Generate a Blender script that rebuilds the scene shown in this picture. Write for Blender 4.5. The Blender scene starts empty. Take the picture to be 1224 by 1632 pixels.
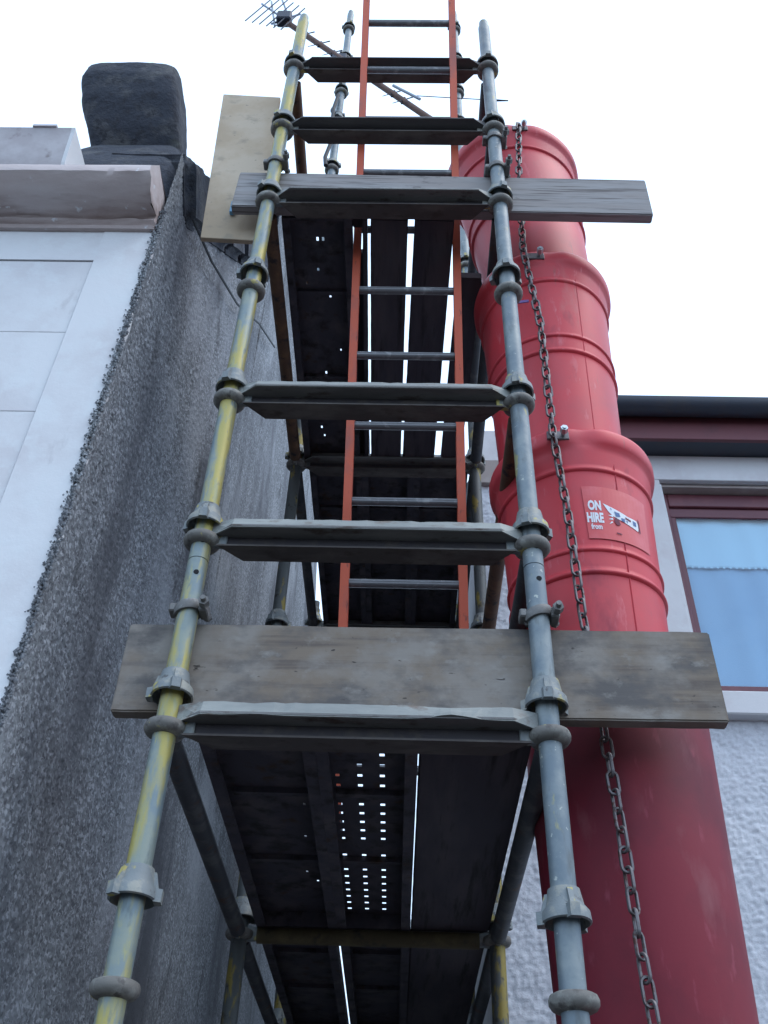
import bpy, bmesh, math, random
import numpy as np
from mathutils import Vector, Matrix

S = bpy.context.scene
COL = S.collection
R = math.radians
rnd = random.Random(7)

# ------------------------------------------------------------------ camera
yaw, pitch, roll = -0.0295462, 0.7148696, 0.0369756
cam_d = bpy.data.cameras.new('camera')
cam = bpy.data.objects.new('camera', cam_d)
COL.objects.link(cam)
fwd = Vector((math.sin(yaw)*math.cos(pitch), math.cos(yaw)*math.cos(pitch), math.sin(pitch)))
rgt = Vector((math.cos(yaw), -math.sin(yaw), 0))
up = rgt.cross(fwd)
r2 = rgt*math.cos(roll) + up*math.sin(roll)
u2 = up*math.cos(roll) - rgt*math.sin(roll)
cam.matrix_world = Matrix(((r2.x, u2.x, -fwd.x, 0), (r2.y, u2.y, -fwd.y, 0), (r2.z, u2.z, -fwd.z, 1.6), (0, 0, 0, 1)))
cam_d.sensor_fit = 'VERTICAL'
cam_d.sensor_height = 36.0
cam_d.lens = 1543.33/1632*36
cam_d.clip_start = 0.05
cam_d.clip_end = 500
S.camera = cam

# ------------------------------------------------------------------ sky and sun (bright overcast evening)
SUN_EL, SUN_AZ = R(58), R(112)      # azimuth clockwise from +Y
W = bpy.data.worlds.new('World'); S.world = W; W.use_nodes = True
nt = W.node_tree; nt.nodes.clear()
sky = nt.nodes.new('ShaderNodeTexSky'); sky.sky_type = 'NISHITA'; sky.sun_disc = False
sky.sun_elevation = SUN_EL; sky.sun_rotation = SUN_AZ
sky.air_density = 1.0; sky.dust_density = 2.5; sky.ozone_density = 1.0
bg1 = nt.nodes.new('ShaderNodeBackground'); bg1.inputs[1].default_value = 0.05
bg2 = nt.nodes.new('ShaderNodeBackground'); bg2.inputs[0].default_value = (0.58, 0.76, 1.0, 1); bg2.inputs[1].default_value = 1.10
ad = nt.nodes.new('ShaderNodeAddShader'); wo = nt.nodes.new('ShaderNodeOutputWorld')
nt.links.new(sky.outputs[0], bg1.inputs[0]); nt.links.new(bg1.outputs[0], ad.inputs[0])
nt.links.new(bg2.outputs[0], ad.inputs[1]); nt.links.new(ad.outputs[0], wo.inputs[0])
sl = bpy.data.lights.new('sun', 'SUN'); sl.energy = 0.5; sl.angle = R(30); sl.color = (1, 0.96, 0.92)
so = bpy.data.objects.new('sun', sl); COL.objects.link(so)
sd = Vector((math.sin(SUN_AZ)*math.cos(SUN_EL), math.cos(SUN_AZ)*math.cos(SUN_EL), math.sin(SUN_EL)))
so.rotation_euler = sd.to_track_quat('Z', 'Y').to_euler()
S.view_settings.view_transform = 'Standard'; S.view_settings.look = 'None'
S.view_settings.gamma = 1; S.view_settings.exposure = 0.65
S.view_settings.use_curve_mapping = False

# ------------------------------------------------------------------ materials
def mat(name, base, rough=0.7, metal=0.0, var=None, spec=0.5, layers=(), bump=(), coord='Object', rand=True):
    """layers: (colour, scale, lo, hi, detail, stretch) noise masks stacked; bump: (scale, strength, dist, kind)"""
    m = bpy.data.materials.new(name); m.use_nodes = True
    n = m.node_tree.nodes; l = m.node_tree.links
    b = n['Principled BSDF']; b.inputs['Roughness'].default_value = rough; b.inputs['Metallic'].default_value = metal
    b.inputs['Specular IOR Level'].default_value = spec
    tc = n.new('ShaderNodeTexCoord'); src = tc.outputs[coord]
    if rand:
        oi = n.new('ShaderNodeObjectInfo'); mu = n.new('ShaderNodeMath'); mu.operation = 'MULTIPLY'; mu.inputs[1].default_value = 37
        l.new(oi.outputs['Random'], mu.inputs[0])
        va = n.new('ShaderNodeVectorMath'); va.operation = 'ADD'; l.new(src, va.inputs[0]); l.new(mu.outputs[0], va.inputs[1]); src = va.outputs[0]
    def noise(scale, detail=4, stretch=(1, 1, 1), rough_=0.6):
        mp = n.new('ShaderNodeMapping'); mp.inputs['Scale'].default_value = stretch; l.new(src, mp.inputs[0])
        t = n.new('ShaderNodeTexNoise'); t.inputs['Scale'].default_value = scale; t.inputs['Detail'].default_value = detail
        t.inputs['Roughness'].default_value = rough_; l.new(mp.outputs[0], t.inputs['Vector']); return t
    col = n.new('ShaderNodeRGB'); col.outputs[0].default_value = (*base, 1); c = col.outputs[0]
    for (lc, sc, lo, hi, det, st) in layers:
        if det < 0:      # voronoi cell layer: each pebble its own tone
            mp = n.new('ShaderNodeMapping'); mp.inputs['Scale'].default_value = st; l.new(src, mp.inputs[0])
            t = n.new('ShaderNodeTexVoronoi'); t.inputs['Scale'].default_value = sc; l.new(mp.outputs[0], t.inputs['Vector'])
            sx = n.new('ShaderNodeSeparateColor'); l.new(t.outputs['Color'], sx.inputs[0]); f = sx.outputs[0]
        else:
            f = noise(sc, det, st).outputs[0]
        mr = n.new('ShaderNodeMapRange'); mr.inputs[1].default_value = lo; mr.inputs[2].default_value = hi; l.new(f, mr.inputs[0])
        mx = n.new('ShaderNodeMix'); mx.data_type = 'RGBA'; l.new(mr.outputs[0], mx.inputs[0]); l.new(c, mx.inputs[6])
        mx.inputs[7].default_value = (*lc, 1); c = mx.outputs[2]
    l.new(c, b.inputs['Base Color'])
    prev = None
    for (sc, st, dist, kind) in bump:
        if kind == 'v':
            t = n.new('ShaderNodeTexVoronoi'); t.inputs['Scale'].default_value = sc; l.new(src, t.inputs['Vector']); h = t.outputs['Distance']; st = -st
        elif isinstance(kind, tuple):
            h = noise(sc, 5, kind).outputs[0]
        else:
            h = noise(sc, 6).outputs[0]
        bp = n.new('ShaderNodeBump'); bp.inputs['Strength'].default_value = abs(st); bp.invert = st < 0
        bp.inputs['Distance'].default_value = dist; l.new(h, bp.inputs['Height'])
        if prev: l.new(prev, bp.inputs['Normal'])
        prev = bp.outputs[0]
    if prev: l.new(prev, b.inputs['Normal'])
    return m

u = (1, 1, 1)
GALV = mat('galvanised_tube', (.145, .18, .205), .5, .25, layers=[((.22, .25, .255), 14, .4, .6, 5, u), ((.10, .11, .11), 30, .55, .72, 5, (1, 1, .3)),
        ((.33, .30, .14), 16, .63, .68, 5, (1.6, 1.6, .5)), ((.40, .42, .38), 60, .66, .7, 3, u)], bump=[(80, .25, .002, 'n')])
GALVY = mat('yellow_painted_tube', (.17, .22, .24), .5, .25, layers=[((.24, .27, .23), 10, .42, .6, 5, u), ((.38, .325, .10), 8, .48, .58, 7, (2.2, 2.2, .4)), ((.30, .30, .16), 20, .58, .66, 5, (2, 2, .5)),
        ((.13, .16, .16), 40, .60, .72, 5, (1, 1, .3))], bump=[(80, .25, .002, 'n')])
BACKY = mat('worn_yellow_tube', (.10, .11, .11), .6, .2, layers=[((.27, .21, .05), 12, .54, .60, 4, (1.5, 1.5, .5)), ((.04, .035, .03), 25, .58, .7, 4, u)], bump=[(80, .3, .002, 'n')])
RUST = mat('rusty_tube', (.12, .065, .04), .8, .1, layers=[((.19, .10, .05), 12, .5, .65, 5, u), ((.03, .025, .028), 20, .55, .68, 5, u)], bump=[(120, .35, .002, 'n')])
DARKT = mat('dark_tube', (.055, .058, .065), .65, .2, layers=[((.10, .10, .10), 16, .5, .65, 4, u), ((.09, .05, .03), 10, .58, .68, 4, u)], bump=[(100, .3, .002, 'n')])
CUP = mat('cast_cup', (.16, .15, .135), .7, .15, layers=[((.25, .245, .22), 30, .5, .62, 4, u), ((.09, .08, .075), 45, .55, .68, 4, u), ((.36, .31, .12), 25, .64, .68, 3, u)], bump=[(150, .4, .002, 'n')])
CUPT = mat('galvanised_cup', (.19, .21, .215), .6, .2, layers=[((.28, .28, .25), 30, .5, .62, 4, u), ((.42, .36, .12), 22, .60, .66, 3, u), ((.09, .09, .09), 40, .62, .7, 4, u)], bump=[(150, .4, .002, 'n')])
TRANS = mat('weathered_transom', (.15, .145, .14), .65, .2, layers=[((.22, .21, .20), 10, .45, .65, 5, (.3, 1, 1)), ((.08, .06, .05), 24, .56, .68, 5, (.5, 1, 1))], bump=[(90, .35, .003, 'n')])
CLAMP = mat('dropped_forged_steel', (.16, .155, .15), .6, .4, layers=[((.28, .28, .27), 40, .5, .65, 4, u)], bump=[(150, .4, .002, 'n')])
BOARD = mat('weathered_board', (.19, .15, .115), .85, 0, layers=[((.12, .095, .08), 55, .50, .66, 5, (.05, 1, 1)), ((.235, .21, .185), 6, .42, .60, 9, (1, 1, 1.2)), ((.105, .095, .09), 8, .49, .64, 9, (.8, 1, 1.3)), ((.20, .12, .08), 3, .60, .75, 5, u),
        ((.27, .25, .225), 22, .58, .74, 7, (.7, 1, 1)), ((.05, .04, .035), 60, .68, .73, 3, (.4, 1, 1))], bump=[(50, .3, .003, (.08, 1, 1)), (120, .25, .001, 'n')])
BOARDG = mat('grey_timber', (.27, .245, .235), .85, 0, layers=[((.30, .29, .29), 8, .42, .6, 6, (.25, 1, 1.4)), ((.18, .17, .17), 40, .55, .75, 5, (.10, 1, 1)),
        ((.13, .115, .11), 90, .54, .66, 4, (.04, 1, 1)), ((.09, .08, .08), 14, .66, .74, 5, (.5, 1, 1))], bump=[(60, .15, .002, (.05, 1, 1))])
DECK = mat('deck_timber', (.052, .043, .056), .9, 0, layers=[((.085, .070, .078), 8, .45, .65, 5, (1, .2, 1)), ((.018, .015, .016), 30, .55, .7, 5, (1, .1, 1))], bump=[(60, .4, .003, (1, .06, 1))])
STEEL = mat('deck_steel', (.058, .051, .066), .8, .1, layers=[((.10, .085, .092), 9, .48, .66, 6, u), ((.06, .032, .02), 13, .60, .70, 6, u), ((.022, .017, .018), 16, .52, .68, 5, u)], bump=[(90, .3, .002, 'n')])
PLY = mat('pale_plywood', (.46, .355, .245), .8, 0, layers=[((.54, .44, .33), 5, .42, .62, 6, (1, 1, .8)), ((.34, .28, .21), 14, .56, .72, 6, (.8, 1, 1)), ((.22, .19, .15), 50, .66, .74, 3, u)], bump=[(40, .2, .002, 'n')])
RED = mat('red_plastic', (.60, .044, .058), .48, 0, layers=[((.50, .052, .066), 4, .42, .62, 6, u), ((.50, .15, .14), 6, .60, .80, 7, (1, 1, .35)), ((.34, .075, .07), 26, .64, .78, 6, (1.3, 1.3, .16)), ((.62, .13, .15), 30, .62, .75, 5, (1, 1, .25)), ((.30, .02, .04), 7, .58, .72, 5, (1, 1, .4))], bump=[(160, .12, .001, 'n')], spec=.4)
STRAP = mat('purple_strap', (.16, .10, .30), .7)
CHAIN = mat('chain_steel', (.16, .145, .15), .5, .5, layers=[((.10, .05, .04), 60, .55, .65, 4, u)])
BOLT = mat('zinc_bolt', (.55, .6, .62), .35, .7)
ORANGE = mat('orange_fibreglass', (.62, .105, .045), .55, 0, layers=[((.40, .10, .07), 8, .5, .66, 5, (1, 1, .4)), ((.22, .05, .035), 40, .62, .72, 4, (1, 1, .3))])
ALU = mat('ladder_rung', (.20, .20, .21), .5, .5, layers=[((.34, .34, .34), 30, .55, .68, 4, u)])
WHITE = mat('white_masonry_paint', (.66, .66, .67), .85, 0, layers=[((.59, .57, .58), 3, .45, .65, 6, u), ((.42, .40, .41), 9, .64, .78, 6, (1, 1, .4)), ((.66, .67, .68), 14, .5, .7, 4, u)], bump=[(35, .25, .004, 'n'), (160, .2, .001, 'n')])
CORN = mat('peeling_cornice_paint', (.50, .41, .39), .8, 0, layers=[((.58, .51, .50), 5, .45, .62, 6, (.25, 1, 1)), ((.30, .22, .20), 8, .50, .68, 7, (.22, 1, 1)), ((.66, .66, .68), 30, .64, .72, 5, u)], bump=[(12, .5, .012, (.5, 1, 1)), (90, .3, .002, 'n')])
GUT = mat('old_gutter_paint', (.40, .36, .37), .7, 0, layers=[((.47, .44, .45), 9, .45, .62, 6, u), ((.25, .21, .21), 16, .6, .72, 5, u)], bump=[(70, .25, .002, 'n')])
HARL = mat('grey_harling', (.20, .215, .23), .95, 0, rand=False, layers=[((.38, .40, .43), 105, .55, .85, -1, u), ((.12, .125, .14), 120, .60, .9, -1, (1.1, 1, 1.2)),
        ((.36, .38, .41), 1.6, .50, .72, 5, (1, 1.2, .6)), ((.085, .09, .105), 1.5, .47, .66, 7, (1, 1.7, .5)), ((.045, .045, .05), 5, .60, .74, 6, (1, 1.4, .5)), ((.05, .055, .06), 120, .60, .76, 2, u)], bump=[(260, .5, .003, 'n')])
HARLW = mat('white_harling', (.60, .62, .66), .95, 0, rand=False, layers=[((.50, .51, .55), 45, .5, .7, 3, u), ((.66, .67, .70), 3, .5, .7, 4, u)], bump=[(150, .5, .003, 'n')])
STONE = mat('dark_stone', (.045, .050, .066), .95, 0, layers=[((.10, .10, .105), 9, .5, .66, 6, u), ((.035, .036, .045), 30, .52, .66, 5, u), ((.11, .12, .10), 4, .62, .74, 5, u)], bump=[(45, .8, .012, 'n'), (160, .6, .004, 'n')])
SLATE = mat('slate', (.06, .065, .075), .8, 0, layers=[((.10, .10, .11), 8, .5, .7, 5, u)])
GUTB = mat('black_gutter', (.038, .045, .065), .5, 0, layers=[((.05, .05, .06), 12, .5, .7, 4, u)])
FASC = mat('red_fascia', (.16, .05, .06), .6, 0, layers=[((.12, .045, .055), 8, .5, .7, 4, u)])
FRAME = mat('dark_red_frame', (.13, .035, .05), .45, 0, layers=[((.17, .05, .06), 8, .5, .7, 4, u)])
LINT = mat('lintel_stone', (.34, .29, .27), .85, 0, layers=[((.42, .37, .35), 8, .5, .7, 5, u)])
BLIND = mat('blue_net_curtain', (.36, .52, .70), .85, 0, layers=[((.32, .48, .67), 5, .45, .7, 4, u)], bump=[(220, .3, .001, 'v')])
BLINDT = mat('pale_net_pelmet', (.60, .80, .92), .85, 0, bump=[(220, .3, .001, 'v')])
GROUND = mat('asphalt', (.05, .05, .05), .95, 0, rand=False, layers=[((.07, .068, .065), .7, .45, .65, 6, u), ((.035, .035, .035), 6, .55, .7, 5, u)], bump=[(40, .3, .004, 'n')])
AERIAL = mat('aerial_dark', (.05, .055, .075), .6, .3)
AERIALB = mat('aerial_boom_rust', (.15, .085, .065), .7, .2, layers=[((.09, .05, .045), 12, .5, .62, 4, u)])
AERIALG = mat('aerial_grey', (.30, .34, .40), .5, .4)
BLACK = mat('black_cable', (.02, .02, .025), .6)
HOLE = mat('hole_dark', (.006, .006, .008), .9)
STICK = mat('clear_sticker', (.60, .062, .066), .4, 0, layers=[((.64, .10, .11), 12, .45, .65, 4, u)])
INKW = mat('white_print', (.72, .74, .78), .6, 0, layers=[((.60, .45, .50), 160, .60, .70, 3, u)])
INKB = mat('blue_print', (.06, .13, .30), .6)
INKR = mat('worn_dark_print', (.15, .02, .045), .7)
BLUET = mat('blue_tag', (.16, .36, .55), .6)
gl = bpy.data.materials.new('window_glass'); gl.use_nodes = True
g = gl.node_tree; g.nodes.clear()
gt = g.nodes.new('ShaderNodeBsdfTransparent'); gg = g.nodes.new('ShaderNodeBsdfGlossy'); gg.inputs['Roughness'].default_value = .02
gf = g.nodes.new('ShaderNodeLayerWeight'); gp5 = g.nodes.new('ShaderNodeMath'); gp5.operation = 'POWER'; gp5.inputs[1].default_value = 4; gp6 = g.nodes.new('ShaderNodeMath'); gp6.operation = 'MULTIPLY_ADD'; gp6.inputs[1].default_value = .9; gp6.inputs[2].default_value = .05; g.links.new(gf.outputs['Facing'], gp5.inputs[0]); g.links.new(gp5.outputs[0], gp6.inputs[0]); gm = g.nodes.new('ShaderNodeMixShader'); go_ = g.nodes.new('ShaderNodeOutputMaterial')
gt.inputs[0].default_value = (.88, .94, .97, 1)
g.links.new(gp6.outputs[0], gm.inputs[0]); g.links.new(gt.outputs[0], gm.inputs[1]); g.links.new(gg.outputs[0], gm.inputs[2]); g.links.new(gm.outputs[0], go_.inputs[0])

# ------------------------------------------------------------------ mesh helpers
class MB:
    def __init__(s): s.v = []; s.f = []
    def add(s, v, f):
        o = len(s.v); s.v += [tuple(p) for p in v]; s.f += [tuple(i+o for i in q) for q in f]; return s
    def box(s, x0, x1, y0, y1, z0, z1):
        v = [(x, y, z) for z in (z0, z1) for y in (y0, y1) for x in (x0, x1)]
        return s.add(v, [(0, 2, 3, 1), (4, 5, 7, 6), (0, 1, 5, 4), (2, 6, 7, 3), (0, 4, 6, 2), (1, 3, 7, 5)])
    def hexa(s, v):   # 8 corners ordered bottom 4 (ccw from above) then top 4
        return s.add(v, [(3, 2, 1, 0), (4, 5, 6, 7), (0, 1, 5, 4), (1, 2, 6, 5), (2, 3, 7, 6), (3, 0, 4, 7)])
    def tube(s, p0, p1, r, n=16, r1=None, cap=True, seg=1):
        p0, p1 = Vector(p0), Vector(p1); r1 = r if r1 is None else r1
        d = (p1-p0).normalized(); a = d.orthogonal().normalized(); b = d.cross(a)
        v = []; f = []
        for k in range(seg+1):
            t = k/seg; c = p0.lerp(p1, t); rr = r+(r1-r)*t
            for i in range(n):
                an = 2*math.pi*i/n; v.append(c+a*rr*math.cos(an)+b*rr*math.sin(an))
        for k in range(seg):
            for i in range(n):
                j = (i+1) % n; f.append((k*n+i, k*n+j, (k+1)*n+j, (k+1)*n+i))
        if cap: f.append(tuple(reversed(range(n)))); f.append(tuple(seg*n+i for i in range(n)))
        return s.add(v, f)
    def lathe(s, prof, n=32, c=(0, 0, 0), closed=False):
        v = []; f = []
        for (r, z) in prof:
            for i in range(n):
                a = 2*math.pi*i/n; v.append((c[0]+r*math.cos(a), c[1]+r*math.sin(a), c[2]+z))
        m = len(prof)
        for k in range(m if closed else m-1):
            k2 = (k+1) % m
            for i in range(n):
                j = (i+1) % n; f.append((k*n+i, k*n+j, k2*n+j, k2*n+i))
        return s.add(v, f)
    def prism(s, poly, axis, a0, a1):
        """poly of 2D points extruded along axis x (points are y,z), y (x,z) or z (x,y)"""
        def P(p, a): return {'x': (a, p[0], p[1]), 'y': (p[0], a, p[1]), 'z': (p[0], p[1], a)}[axis]
        n = len(poly); v = [P(p, a0) for p in poly]+[P(p, a1) for p in poly]
        f = [tuple(range(n)), tuple(reversed(range(n, 2*n)))]+[(i, i+n, (i+1) % n+n, (i+1) % n) for i in range(n)]
        return s.add(v, f)
    def sweep(s, pts, r, n=8, close=False):
        pts = [Vector(p) for p in pts]; v = []; f = []; m = len(pts)
        for k, p in enumerate(pts):
            if close: d = pts[(k+1) % m]-pts[k-1]
            else: d = pts[min(k+1, m-1)]-pts[max(k-1, 0)]
            d.normalize(); ref = Vector((0, 1, 0)) if abs(d.y) < .9 else Vector((1, 0, 0))
            a = d.cross(ref).normalized(); b = d.cross(a)
            for i in range(n):
                an = 2*math.pi*i/n; v.append(p+a*r*math.cos(an)+b*r*math.sin(an))
        for k in range(m if close else m-1):
            k2 = (k+1) % m
            for i in range(n):
                j = (i+1) % n; f.append((k*n+i, k*n+j, k2*n+j, k2*n+i))
        if not close: f.append(tuple(reversed(range(n)))); f.append(tuple((m-1)*n+i for i in range(n)))
        return s.add(v, f)

WLOC = {}
def finish(me, smooth=None, bevel=0, fix=True):
    if fix or bevel:
        bm = bmesh.new(); bm.from_mesh(me)
        if bevel: bmesh.ops.bevel(bm, geom=bm.edges[:], offset=bevel, segments=1, affect='EDGES', clamp_overlap=True)
        bmesh.ops.recalc_face_normals(bm, faces=bm.faces[:]); bm.to_mesh(me); bm.free()
    if smooth is not None:
        me.polygons.foreach_set('use_smooth', [True]*len(me.polygons)); me.set_sharp_from_angle(angle=R(smooth))
def build(name, mb, m, parent=None, smooth=None, bevel=0, origin=None, fix=True, center=True):
    v = mb.v
    if origin is None:
        if center:
            lo = [min(p[i] for p in v) for i in range(3)]; hi = [max(p[i] for p in v) for i in range(3)]
            origin = Vector(((lo[0]+hi[0])/2, (lo[1]+hi[1])/2, lo[2] if parent is None else (lo[2]+hi[2])/2))
        else: origin = Vector((0, 0, 0))
    origin = Vector(origin)
    me = bpy.data.meshes.new(name); me.from_pydata([(p[0]-origin.x, p[1]-origin.y, p[2]-origin.z) for p in v], [], mb.f)
    me.materials.append(m); finish(me, smooth, bevel, fix)
    return link(name, me, origin, parent)
def link(name, me, loc, parent=None):
    o = bpy.data.objects.new(name, me); COL.objects.link(o); loc = Vector(loc)
    if parent is not None:
        o.parent = parent; o.location = loc-WLOC[parent.name]
    else: o.location = loc
    WLOC[o.name] = loc
    return o
def mesh_only(name, mb, m, smooth=None, bevel=0):
    me = bpy.data.meshes.new(name); me.from_pydata(mb.v, [], mb.f); me.materials.append(m); finish(me, smooth, bevel); return me
def tag(o, label, cat, group=None, kind=None):
    o['label'] = label; o['category'] = cat
    if group: o['group'] = group
    if kind: o['kind'] = kind
    return o
def thing(name, loc, label, cat, group=None):
    return tag(link(name, None, loc), label, cat, group)

# numpy noises
def hsh(ix, iy, s):
    h = np.sin(ix*127.1+iy*311.7+s*74.7)*43758.5453; return h-np.floor(h)
def vnoise(x, y, s=0):
    ix, iy = np.floor(x), np.floor(y); fx, fy = x-ix, y-iy; fx = fx*fx*(3-2*fx); fy = fy*fy*(3-2*fy)
    a = hsh(ix, iy, s); b = hsh(ix+1, iy, s); c = hsh(ix, iy+1, s); d = hsh(ix+1, iy+1, s)
    return (a*(1-fx)+b*fx)*(1-fy)+(c*(1-fx)+d*fx)*fy
def fbm(x, y, o=4, s=0):
    t = 0; a = .5
    for k in range(o): t = t+a*vnoise(x*2**k, y*2**k, s+k); a *= .5
    return t
def pebbles(x, y, cell, s=0):
    ix, iy = np.floor(x/cell), np.floor(y/cell); best = np.full(x.shape, 9.0); hb = np.zeros(x.shape)
    for dx in (-1, 0, 1):
        for dy in (-1, 0, 1):
            cx = (ix+dx+.15+.7*hsh(ix+dx, iy+dy, s))*cell; cy = (iy+dy+.15+.7*hsh(ix+dx, iy+dy, s+5))*cell
            d = np.hypot(x-cx, y-cy)/(cell*(.45+.35*hsh(ix+dx, iy+dy, s+9))); m = d < best
            best = np.where(m, d, best); hb = np.where(m, hsh(ix+dx, iy+dy, s+13), hb)
    return np.sqrt(np.clip(1-best**2, 0, 1))*(.5+.7*hb)
def grid_obj(name, X, Y, Z, m, parent, mask=None):
    h, w = X.shape; idx = np.arange(h*w).reshape(h, w)
    q = np.stack([idx[:-1, :-1], idx[:-1, 1:], idx[1:, 1:], idx[1:, :-1]], -1)
    if mask is not None: q = q[mask]
    q = q.reshape(-1, 4).astype(np.int32)
    me = bpy.data.meshes.new(name); me.vertices.add(h*w)
    me.vertices.foreach_set('co', np.stack([X, Y, Z], -1).astype(np.float32).ravel())
    me.loops.add(q.size); me.loops.foreach_set('vertex_index', q.ravel())
    me.polygons.add(len(q)); me.polygons.foreach_set('loop_start', np.arange(0, q.size, 4, dtype=np.int32))
    me.update(calc_edges=True); me.validate(); me.materials.append(m)
    me.polygons.foreach_set('use_smooth', [True]*len(me.polygons))
    o = bpy.data.objects.new(name, me); COL.objects.link(o)
    if parent: o.parent = parent; o.location = -WLOC[parent.name]
    WLOC[o.name] = Vector((0, 0, 0)); return o

# ------------------------------------------------------------------ key dimensions (metres)
D, XL, XR, Z0, BAY = 1.8065, -0.489, 0.3035, 2.061, 1.30
def zk(k): return Z0+.5*k
YR = [D, D+BAY, D+2*BAY]

# ------------------------------------------------------------------ ground
mb = MB(); mb.box(-120, 120, -120, 120, -.3, 0)
gr = build('ground', mb, GROUND); gr['kind'] = 'structure'; gr['label'] = 'dark asphalt yard between the two houses'

# ------------------------------------------------------------------ left house
WX, WY, WEND = -0.82, 1.757, 9.40
lh = thing('house', (-2.8, 4, 0), 'white painted house at left with grey harled gable and dark stone coping', 'house')
def top(Y):
    up_ = np.maximum(4.43+1.15*(Y-WY), 4.80+.6*(Y-WY)); dn = 4.43+1.15*(5.6-WY)-1.15*(Y-5.6)
    return np.where((Y > 3.4) & (Y < 4.45), 7.36, np.where(Y < 5.6, up_, dn))
ys = [WY]
while ys[-1] < WEND: ys.append(ys[-1]+.0055+.006*(ys[-1]-WY))
ys[-1] = WEND
ys = sorted(ys+[3.399, 3.401, 4.449, 4.451]); ys = np.array(ys)
vs = np.concatenate([np.linspace(0, .22, 10)[:-1], np.linspace(.22, 1, 520)])
YY, VV = np.meshgrid(ys, vs); TT = top(YY)
ZZ = np.where(VV < .22, VV/.22*1.6, 1.6+(VV-.22)/.78*(TT-1.6))
peb = np.where(YY < 3.2, 1, .35)*pebbles(YY, ZZ, .0125, 1)*.0045+pebbles(YY, ZZ, .008, 3)*.002
und = (fbm(YY*1.3, ZZ*.7, 3, 2)-.5)*.05+(fbm(YY*4, ZZ*3.5, 3, 7)-.5)*.010
edge = np.clip((YY-WY)/.08, 0, 1)
XX = WX+und*edge+peb
grid_obj('harled_gable', XX, YY, ZZ, HARL, lh)
# ragged edge of pebble dash at the corner
prb = random.Random(3); mb = MB()
for i in range(2600):
    z = prb.uniform(1.9, 4.42); r = prb.uniform(.002, .0052); x = WX+prb.uniform(-.004, .014)-(.012 if prb.random() < .25 else 0)*prb.random()
    c = Vector((x, WY-.004+prb.uniform(-.004, .006), z))
    v = [c+Vector(p)*r*prb.uniform(.7, 1.2) for p in ((1, 0, 0), (-1, 0, 0), (0, 1, 0), (0, -1, 0), (0, 0, 1.3), (0, 0, -1.3))]
    mb.add(v, [(0, 2, 4), (2, 1, 4), (1, 3, 4), (3, 0, 4), (2, 0, 5), (1, 2, 5), (3, 1, 5), (0, 3, 5)])
o = build('harling_edge', mb, HARL, lh, fix=False, smooth=60); o['kind'] = 'stuff'
# body behind the faces
mb = MB(); mb.box(-6, WX-.06, WY+.035, WEND, 0, 4.3); build('wall_core', mb, WHITE, lh)
mb = MB(); mb.prism([(WY+.04, 4.3), (3.4, 6.15), (3.4, 7.3), (4.44, 7.3), (5.6, 8.75), (WEND-.05, 4.3)], 'x', -1.15, WX-.055); build('gable_core', mb, STONE, lh)
mb = MB(); mb.box(WX-.06, WX-.002, WEND-.03, WEND, 0, 4.3); build('gable_end', mb, HARL, lh)
mb = MB(); mb.box(WX-.35, WX-.004, WEND+.002, 13, 0, 3.95); gw = build('garden_wall', mb, HARL, bevel=.01); tag(gw, 'lower grey harled wall running on behind the left gable', 'wall')
# front: raised margin and recessed lined blocks
mb = MB(); n = 90; v = []
zz = [0+4.31*i/n for i in range(n+1)]
for i, z in enumerate(zz):
    e = prb.uniform(-.004, .003)
    v += [(-.985, WY, z), (WX-.001+e, WY, z), (WX-.001+e, WY+.036, z), (-.985, WY+.036, z)]
f = [(3, 2, 1, 0), (4*n, 4*n+1, 4*n+2, 4*n+3)]
for i in range(n):
    for k in range(4): f.append((4*i+k, 4*i+(k+1) % 4, 4*i+4+(k+1) % 4, 4*i+4+k))
mb.add(v, f); build('corner_margin', mb, WHITE, lh)
mb = MB(); mb.box(-6, -.9855, WY+.002, WY+.036, 4.146, 4.31); build('frieze', mb, WHITE, lh)
zb = [4.143, 3.796, 3.464, 3.132, 2.80, 2.468, 2.13, 1.8, 1.4, 1.0, .6, .2]
for i in range(len(zb)-1):
    x = -.988; k = 0
    while x > -3.4:
        w = .62 if (i+k) % 2 else .62
        x1 = x-(w if k or i % 2 == 0 else .62)
        mb = MB(); mb.box(x1+.001, x, WY+.006, WY+.034, zb[i+1]+.0006, zb[i]-.0006); build('render_block', mb, WHITE, lh, bevel=.0014)
        x = x1; k += 1
# cornice: swept profile with wobbling
prof = [(WY+.034, 4.300), (WY-.012, 4.300), (WY-.018, 4.309), (WY-.012, 4.318), (WY-.020, 4.322), (WY-.030, 4.330), (WY-.022, 4.340), (WY-.030, 4.346), (WY-.075, 4.352),
        (WY-.115, 4.364), (WY-.142, 4.384), (WY-.158, 4.396), (WY-.160, 4.425), (WY-.12, 4.50), (WY+.034, 4.52)]
v = []; f = []; xs = [-4+(WX-.006+4)*(1-(1-i/220)**1.7) for i in range(221)]; m_ = len(prof)
for i, x in enumerate(xs):
    e = max(0, (x+1.1)/.3)
    for j, (y, z) in enumerate(prof):
        a = (.4+e)*.010 if 3 < j < 13 else .002
        v.append((x+(math.sin(j*2.1)*.006 if i == 220 else 0), y+(float(fbm(np.array(x*9.), np.array(j*.7), 3, 4))-.45)*a*2, z+(float(fbm(np.array(x*11.), np.array(j*.6), 3, 8))-.45)*a*2))
for i in range(220):
    for j in range(m_): f.append((i*m_+j, i*m_+(j+1) % m_, (i+1)*m_+(j+1) % m_, (i+1)*m_+j))
f += [tuple(range(m_)), tuple(220*m_+j for j in reversed(range(m_)))]
mb = MB(); mb.add(v, f); build('cornice', mb, CORN, lh, smooth=38)
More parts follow.
